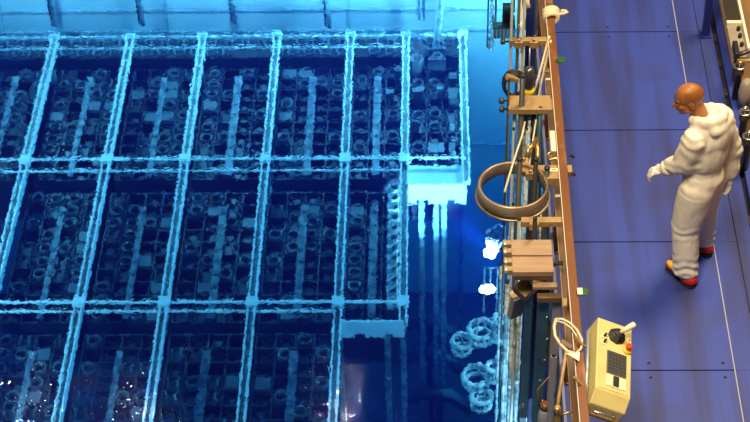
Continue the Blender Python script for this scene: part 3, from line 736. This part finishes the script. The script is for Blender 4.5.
# ================================================================== RIGHT SIDE
rg = thing('right_girder', 'blue toe girder running along the right edge of the deck', 'girder', (2.565, 6, 0))
MB().bb(-.035, .035, -1, 10.4, -.30, .02).build('girder', 'blue', rg, bevel=.006)
MB().bb(-.074, -.036, -1, 10.4, -.30, -.06).build('gap_strip', 'joint', rg)
for y in (6.95, 6.6, 6.2, 5.5, 4.6, 3.6): MB().bb(-.070, -.038, y-.05, y+.05, -.06, -.02).build('clip', 'machine', rg)
rr = thing('right_railing', 'blue stanchion and pale cable tray along the right deck edge', 'railing', (2.47, 6, 0))
for y in (6.97, 9.0):
    pt = MB().bb(-.075, -.015, y-.03, y+.03, 0, 1.05).build('post', 'darkblue', rr, bevel=.004)
    MB().bb(-.09, .0, y-.06, y+.06, 0, .012).build('foot_plate', 'darkblue', pt)
ct = MB().bb(.075, .20, 6.25, 9.5, .28, .31).build('cable_tray', 'palegrey', rr, bevel=.003)
MB().bb(.20, .222, 6.25, 9.5, .28, .36).build('tray_lip', 'white', ct)
MB().bb(.078, .20, 6.72, 9.5, .31, .315).build('tray_cover', 'machine', ct)
MB().bb(.075, .20, 6.68, 6.72, .31, .34).build('tray_rib', 'white', ct)
MB().bb(.075, .20, 7.6, 7.64, .31, .34).build('tray_rib', 'white', ct)
for y in (6.4, 6.52, 6.62): MB().lathe([(.016, 0), (.018, .025), (.01, .04)], (.165, y, .31), 10).build('tray_bolt', 'black', ct)
for y in (6.3, 7.6, 9.0): MB().bb(.10, .14, y-.02, y+.02, 0, .28).build('tray_leg', 'machine', rr)
p = at(736, 55, .40)
t = thing('lever_arm', 'dark lever arm sticking out right of the cable tray', 'lever', p)
MB().bb(-.02, .02, -.06, .12, -.02, .06).build('bracket', 'black', t, bevel=.005)
MB().path([(0, -.03, .02), (.10, .0, .04), (.30, .05, .06)], .022, 8).build('arm', 'machine', t)
MB().path([(0, -.08, .0), (.30, -.06, .0)], .018, 8).build('lower_arm', 'tan', t)
for k, (px, py, h_, lab) in enumerate(((739, 72, .3, 'dark valve with brass cap farthest up the right edge'), (744, 118, .3, 'dark valve with steel cap halfway down the right edge'), (748, 142, .3, 'dark valve with steel cap near the girder, lowest at right edge'))):
    p = at(px, py, h_)
    t = thing('valve', lab, 'valve', p)
    MB().lathe([(.03, -.35), (.03, -.02), (.042, -.01), (.042, .03), (.02, .04), (.02, .08)], n=14).build('body', 'machine', t)
    MB().lathe([(.018, .08), (.024, .085), (.024, .11), (.010, .12)], n=12).build('cap', 'brass' if k == 0 else 'chrome', t)
    MB().path([(.045*math.cos(a), .045*math.sin(a), .06) for a in [2*math.pi*j/12 for j in range(12)]], .010, 6, closed=True).build('hand_wheel', 'chrome', t)
p = at(746, 92, .15)
t = thing('pump_housing', 'pale pump housing on blue base at the right edge', 'pump', p)
MB().lathe([(.055, -.15), (.065, .0), (.05, .10), (.025, .13)], n=18).build('casing', 'palegrey', t); MB().bb(-.07, .14, -.1, .14, -.21, -.13).build('base', 'blue', t, bevel=.01)
p = at(745, 105, 0)
t = tag(MB().path([p+Vector((.03, 0, -.03)), p+Vector((.03, -.1, .1)), p+Vector((.05, -.9, .10)), p+Vector((.05, -2.4, .10))], .04, 10).build('duct_pipe', 'machine'), 'dark pipe running toward the viewer along right edge', 'pipe')

# ================================================================== PERSON
def capsule(mb, a, b, ra, rb, n=14, sx=1.0, sy=1.0):
    a, b = Vector(a), Vector(b); t = (b-a); L = t.length; t.normalize()
    pr = [(max(ra*math.sin(i*math.pi/10), 1e-4), -ra*math.cos(i*math.pi/10)) for i in range(6)]
    pr += [(max(rb*math.cos(i*math.pi/10), 1e-4), L+rb*math.sin(i*math.pi/10)) for i in range(6)]
    R = t.to_track_quat('Z', 'Y').to_matrix()
    tmp = MB().lathe([(r, z) for r, z in pr], n=n)
    return mb.add([R @ Vector((v[0]*sx, v[1]*sy, v[2])) + a for v in tmp.v], tmp.f, True)
def remesh(mb, name, mt, voxel, smooth, parent=None):
    o = mb.build(name, mt); r = o.modifiers.new('r', 'REMESH'); r.mode = 'VOXEL'; r.voxel_size = voxel; r.use_smooth_shade = True
    s = o.modifiers.new('s', 'SMOOTH'); s.iterations = smooth; s.factor = .5
    bpy.context.view_layer.update(); dg = bpy.context.evaluated_depsgraph_get()
    me = bpy.data.meshes.new_from_object(o.evaluated_get(dg)); o.modifiers.clear(); old = o.data; o.data = me; bpy.data.meshes.remove(old)
    me.name = name
    for p_ in me.polygons: p_.use_smooth = True
    if parent is not None: o.parent = parent; PL.setdefault(parent, []).append(o)
    return o
TH = math.radians(55)
PO = Vector((2.0055, 10.0895, 0))
# body (head, neck, trunk) : one surface; head turned further to the left and bent down
HC = Vector((-.160, .122, 1.672))
HR = Matrix.Rotation(math.radians(36), 3, 'Z') @ Matrix.Rotation(math.radians(-15), 3, 'X')
def h(x, y, z): return HC + HR @ Vector((x, y, z))
b = MB()
b.ell(h(0, -.012, .022), .077, .100, .096, HR, 20, 12)          # skull
b.ell(h(0, .035, -.045), .058, .066, .078, HR, 16, 10)          # face
b.ell(h(0, .060, -.098), .034, .030, .026, HR)                  # chin
for sx in (-1, 1):
    b.ell(h(sx*.040, .050, -.035), .024, .030, .024, HR)        # cheek
    b.ell(h(sx*.036, .010, -.075), .028, .055, .026, HR)        # jaw
    b.ell(h(sx*.030, .080, .012), .026, .012, .009, HR)         # brow ridge
    er = HR @ Matrix.Rotation(sx*.35, 3, 'Z')
    b.ell(h(sx*.079, -.008, -.018), .010, .022, .034, er)       # ear
capsule(b, h(0, .088, .000), h(0, .113, -.040), .009, .015, 10) # nose
b.ell(h(0, .104, -.046), .019, .012, .010, HR)
b.ell(h(0, .088, -.070), .025, .010, .006, HR); b.ell(h(0, .086, -.080), .022, .010, .007, HR)
capsule(b, h(0, -.03, -.06), (-.10, 0, 1.44), .058, .066)
capsule(b, (-.20, -.02, 1.40), (.03, -.04, 1.40), .06, .06)
b.ell((-.09, -.03, 1.26), .14, .09, .20); b.ell((-.09, -.03, 1.02), .14, .10, .14)
body = remesh(b, 'person', 'skin', .0065, 5)
body.location = PO; body.rotation_euler = (0, 0, TH)
tag(body, 'bald man in white coverall and red overshoes standing on blue deck, looking down left', 'person')
e = MB(); bw = MB()
for sx in (-1, 1):
    e.ell(h(sx*.031, .080, -.004), .014, .012, .009, HR, 12, 8)
    bw.path([h(sx*.014, .093, .017), h(sx*.032, .092, .022), h(sx*.052, .076, .017)], .0045, 6)
e.build('eyes', 'eye', body); bw.build('eyebrows', 'brow', body)
pp = MB()
for sx in (-1, 1): pp.ell(h(sx*.032, .090, -.004), .006, .004, .006, HR, 8, 6)
pp.build('pupils', 'brow', body)
MB().path([h(-.024, .090, -.075), h(0, .098, -.075), h(.024, .090, -.075)], .0035, 6).build('mouth', 'lip', body)
# cropped hair ring at back and sides: thin shell over the skull
hb = MB(); hv = []; hf = []; nn = 28; mm = 8
for i in range(mm+1):
    for j in range(nn+1):
        az = math.radians(15+330*j/nn) if False else math.radians(-205+ (230)*j/nn)
        el = math.radians(-22+62*i/mm)
        d = Vector((math.cos(az)*math.cos(el), math.sin(az)*math.cos(el), math.sin(el)))
        hv.append(h(d.x*.0785, -.012+d.y*.1015, .022+d.z*.0975))
for i in range(mm):
    for j in range(nn): hf.append((i*(nn+1)+j, i*(nn+1)+j+1, (i+1)*(nn+1)+j+1, (i+1)*(nn+1)+j))
hb.add(hv, hf, True); hb.build('cropped_hair', 'stubble', body, label='close-cropped hair around back of head')
# coverall
LS, RS = Vector((-.245, .0, 1.405)), Vector((.075, -.03, 1.41))
LE, RE = Vector((-.245, .06, 1.15)), Vector((.125, -.12, 1.12))
LW, RW = Vector((-.238, .185, 1.05)), Vector((.115, -.14, .92))
LHp, RHp = Vector((-.175, -.03, .90)), Vector((.005, -.03, .90))
LK, RK = Vector((-.180, .02, .50)), Vector((.105, .02, .50))
LA, RA = Vector((-.187, -.035, .125)), Vector((.175, .03, .125))
s = MB()
def ecap(mb, a, b, ra, rb, sy): capsule(mb, a, b, ra, rb, 20, 1.0, sy)
s.ell((-.088, -.040, 1.24), .180, .140, .27, None, 22, 14); s.ell((-.088, -.030, 1.00), .180, .150, .20, None, 22, 12); s.ell((-.085, -.045, 1.36), .190, .125, .13, None, 22, 12)
capsule(s, LS, RS, .088, .088, 16)
for S_, E_, W_ in ((LS, LE, LW), (RS, RE, RW)):
    capsule(s, S_, E_, .098, .088, 16); capsule(s, E_, W_, .088, .066, 16)
capsule(s, LS, (-.11, -.03, 1.47), .080, .085, 16); capsule(s, RS, (-.08, -.04, 1.47), .080, .085, 16)
for H_, K_, A_ in ((LHp, LK, LA), (RHp, RK, RA)):
    capsule(s, H_, K_, .130, .108, 18); capsule(s, K_, A_, .108, .092, 18)
    s.ell(A_+Vector((0, 0, -.02)), .096, .105, .05)
# hood folded at the back of the neck
s.ell((-.08, -.118, 1.50), .150, .062, .070, Matrix.Rotation(-.5, 3, 'X'), 18, 12); s.ell((-.08, -.150, 1.40), .11, .045, .12, None, 18, 12)
for a in range(11):
    an = math.radians(140+260*a/10); q = Vector((-.10+.098*math.cos(an), -.01+.11*math.sin(an), 1.535-.03*math.sin(an)))
    s.ell(q, .040, .040, .046)
suit = remesh(s, 'coverall', 'suit', .011, 12, body)
from mathutils import noise as NZ
def folds(o):
    me = o.data; nn = [v.normal.copy() for v in me.vertices]
    for v, n in zip(me.vertices, nn):
        c = v.co
        d = .0075*NZ.noise(Vector((c.x*13, c.y*13, c.z*3.2))) + .003*NZ.noise(Vector((c.x*26+5, c.y*26, c.z*9)))
        k = max(0, 1-abs(c.z-.17)/.16); d += k*.006*math.sin(c.z*75+6*NZ.noise(Vector((c.x*9, c.y*9, c.z*4))))
        k = max(0, 1-abs(c.z-.52)/.12)*.7; d += k*.005*math.sin(c.z*60+6*NZ.noise(Vector((c.x*8, c.y*8, c.z*4))))
        if abs(c.x+.085) > .17 and c.z > .9: d += .0035*math.sin(c.z*62+c.x*30+5*NZ.noise(Vector((c.x*9, c.y*9, c.z*5))))
        k = max(0, 1-abs(c.z-1.06)/.07); d -= k*.014
        v.co = c+n*d
folds(suit)
# sewn folds, belt seam and zip
for W_, E_ in ((LW, LE), (RW, RE)):
    d = (W_-E_).normalized(); R = d.to_track_quat('Z', 'Y').to_matrix()
    MB().lathe([(.050, -.03), (.060, -.015), (.058, .02), (.048, .035), (.040, .03)], W_, 18, rot=R).build('cuff', 'suit', body)
# gloved hands, five fingers each
def hand(wrist, fdir, palm_n, side, curl):
    f = fdir.normalized(); nrm = (palm_n-f*palm_n.dot(f)).normalized(); x = f.cross(nrm)*side
    g = MB()
    def P(a, b_, c_): return wrist + x*a + f*b_ + nrm*c_
    R = Matrix((x, f, nrm)).transposed()
    g.ell(P(0, .055, 0), .043, .058, .022, R, 14, 9); capsule(g, P(0, -.04, 0), P(0, .03, 0), .036, .034)
    for k, (fx, L) in enumerate(((-.031, .070), (-.010, .080), (.011, .076), (.031, .060))):
        p0 = P(fx, .092, 0); p1 = P(fx*1.1, .092+L*.45, curl*.016); p2 = P(fx*1.12, .092+L*.75, curl*.040); p3 = P(fx*1.1, .092+L*.85, curl*.062)
        capsule(g, p0, p1, .0115, .0105, 10); capsule(g, p1, p2, .0105, .0095, 10); capsule(g, p2, p3, .0095, .0085, 10)
    q0 = P(-.034, .030, .004); q1 = P(-.060, .062, .018); q2 = P(-.058, .090, .032)
    capsule(g, q0, q1, .015, .0125, 10); capsule(g, q1, q2, .0125, .010, 10)
    return remesh(g, 'glove', 'glove', .0045, 3, body)
hand(LW+(LW-LE).normalized()*.03, (LW-LE)+Vector((-.06, 0, .03)), Vector((.2, .0, -1)), 1, 1.1)
hand(RW+(RW-RE).normalized()*.03, Vector((-.02, .06, -1)), Vector((-1, .2, 0)), -1, .8)
# overshoes
def shoe(A_, yaw):
    R = Matrix.Rotation(yaw, 3, 'Z'); o = Vector((A_.x, A_.y, 0))
    g = MB()
    def q(x, y, z): return o + R @ Vector((x, y, z))
    g.ell(q(0, -.045, .055), .058, .075, .052, R); g.ell(q(.0, .055, .050), .060, .10, .046, R); g.ell(q(.0, .13, .042), .058, .075, .036, R)
    capsule(g, q(0, -.03, .05), q(0, -.035, .08), .060, .055)
    for v in list(g.v): pass
    sh = remesh(g, 'overshoe', 'shoe', .008, 4, body)
    for v in sh.data.vertices: v.co.z = max(v.co.z, .012)
    so = MB(); outl = [(.0, -.115), (.045, -.095), (.058, -.04), (.052, .03), (.062, .10), (.054, .16), (.025, .20), (-.015, .205), (-.05, .165), (-.060, .10), (-.050, .03), (-.056, -.04), (-.042, -.095)]
    k = len(outl); so.add([q(x, y, .001) for x, y in outl]+[q(x, y, .016) for x, y in outl], [tuple(reversed(range(k))), tuple(range(k, 2*k))]+[(i, (i+1) % k, (i+1) % k+k, i+k) for i in range(k)])
    so.build('sole', 'sole', sh)
    MB().ell(q(-.028, .125, .066), .030, .060, .026, R).build('yellow_patch', 'shoeyellow', sh, label='yellow patch on the red overshoe')
shoe(LA+Vector((0, 0, 0)), -.38); shoe(RA, -.25)

# unused prototypes are all placed; report
left = [p for p, u in zip(PROTO, used) if not u]
for p in left: p.location = (-.62, 14.5, -4.35)

# seat the whole rack group a little nearer on the pool floor
for o in list(C.objects):
    if o.parent is None and o.name.startswith(('rack_support', 'fuel_rack', 'fuel_assembl', 'socket_strip', 'spacer_block', 'storage_tube', 'gripper_block', 'handling_pole')):
        o.location.y -= .045
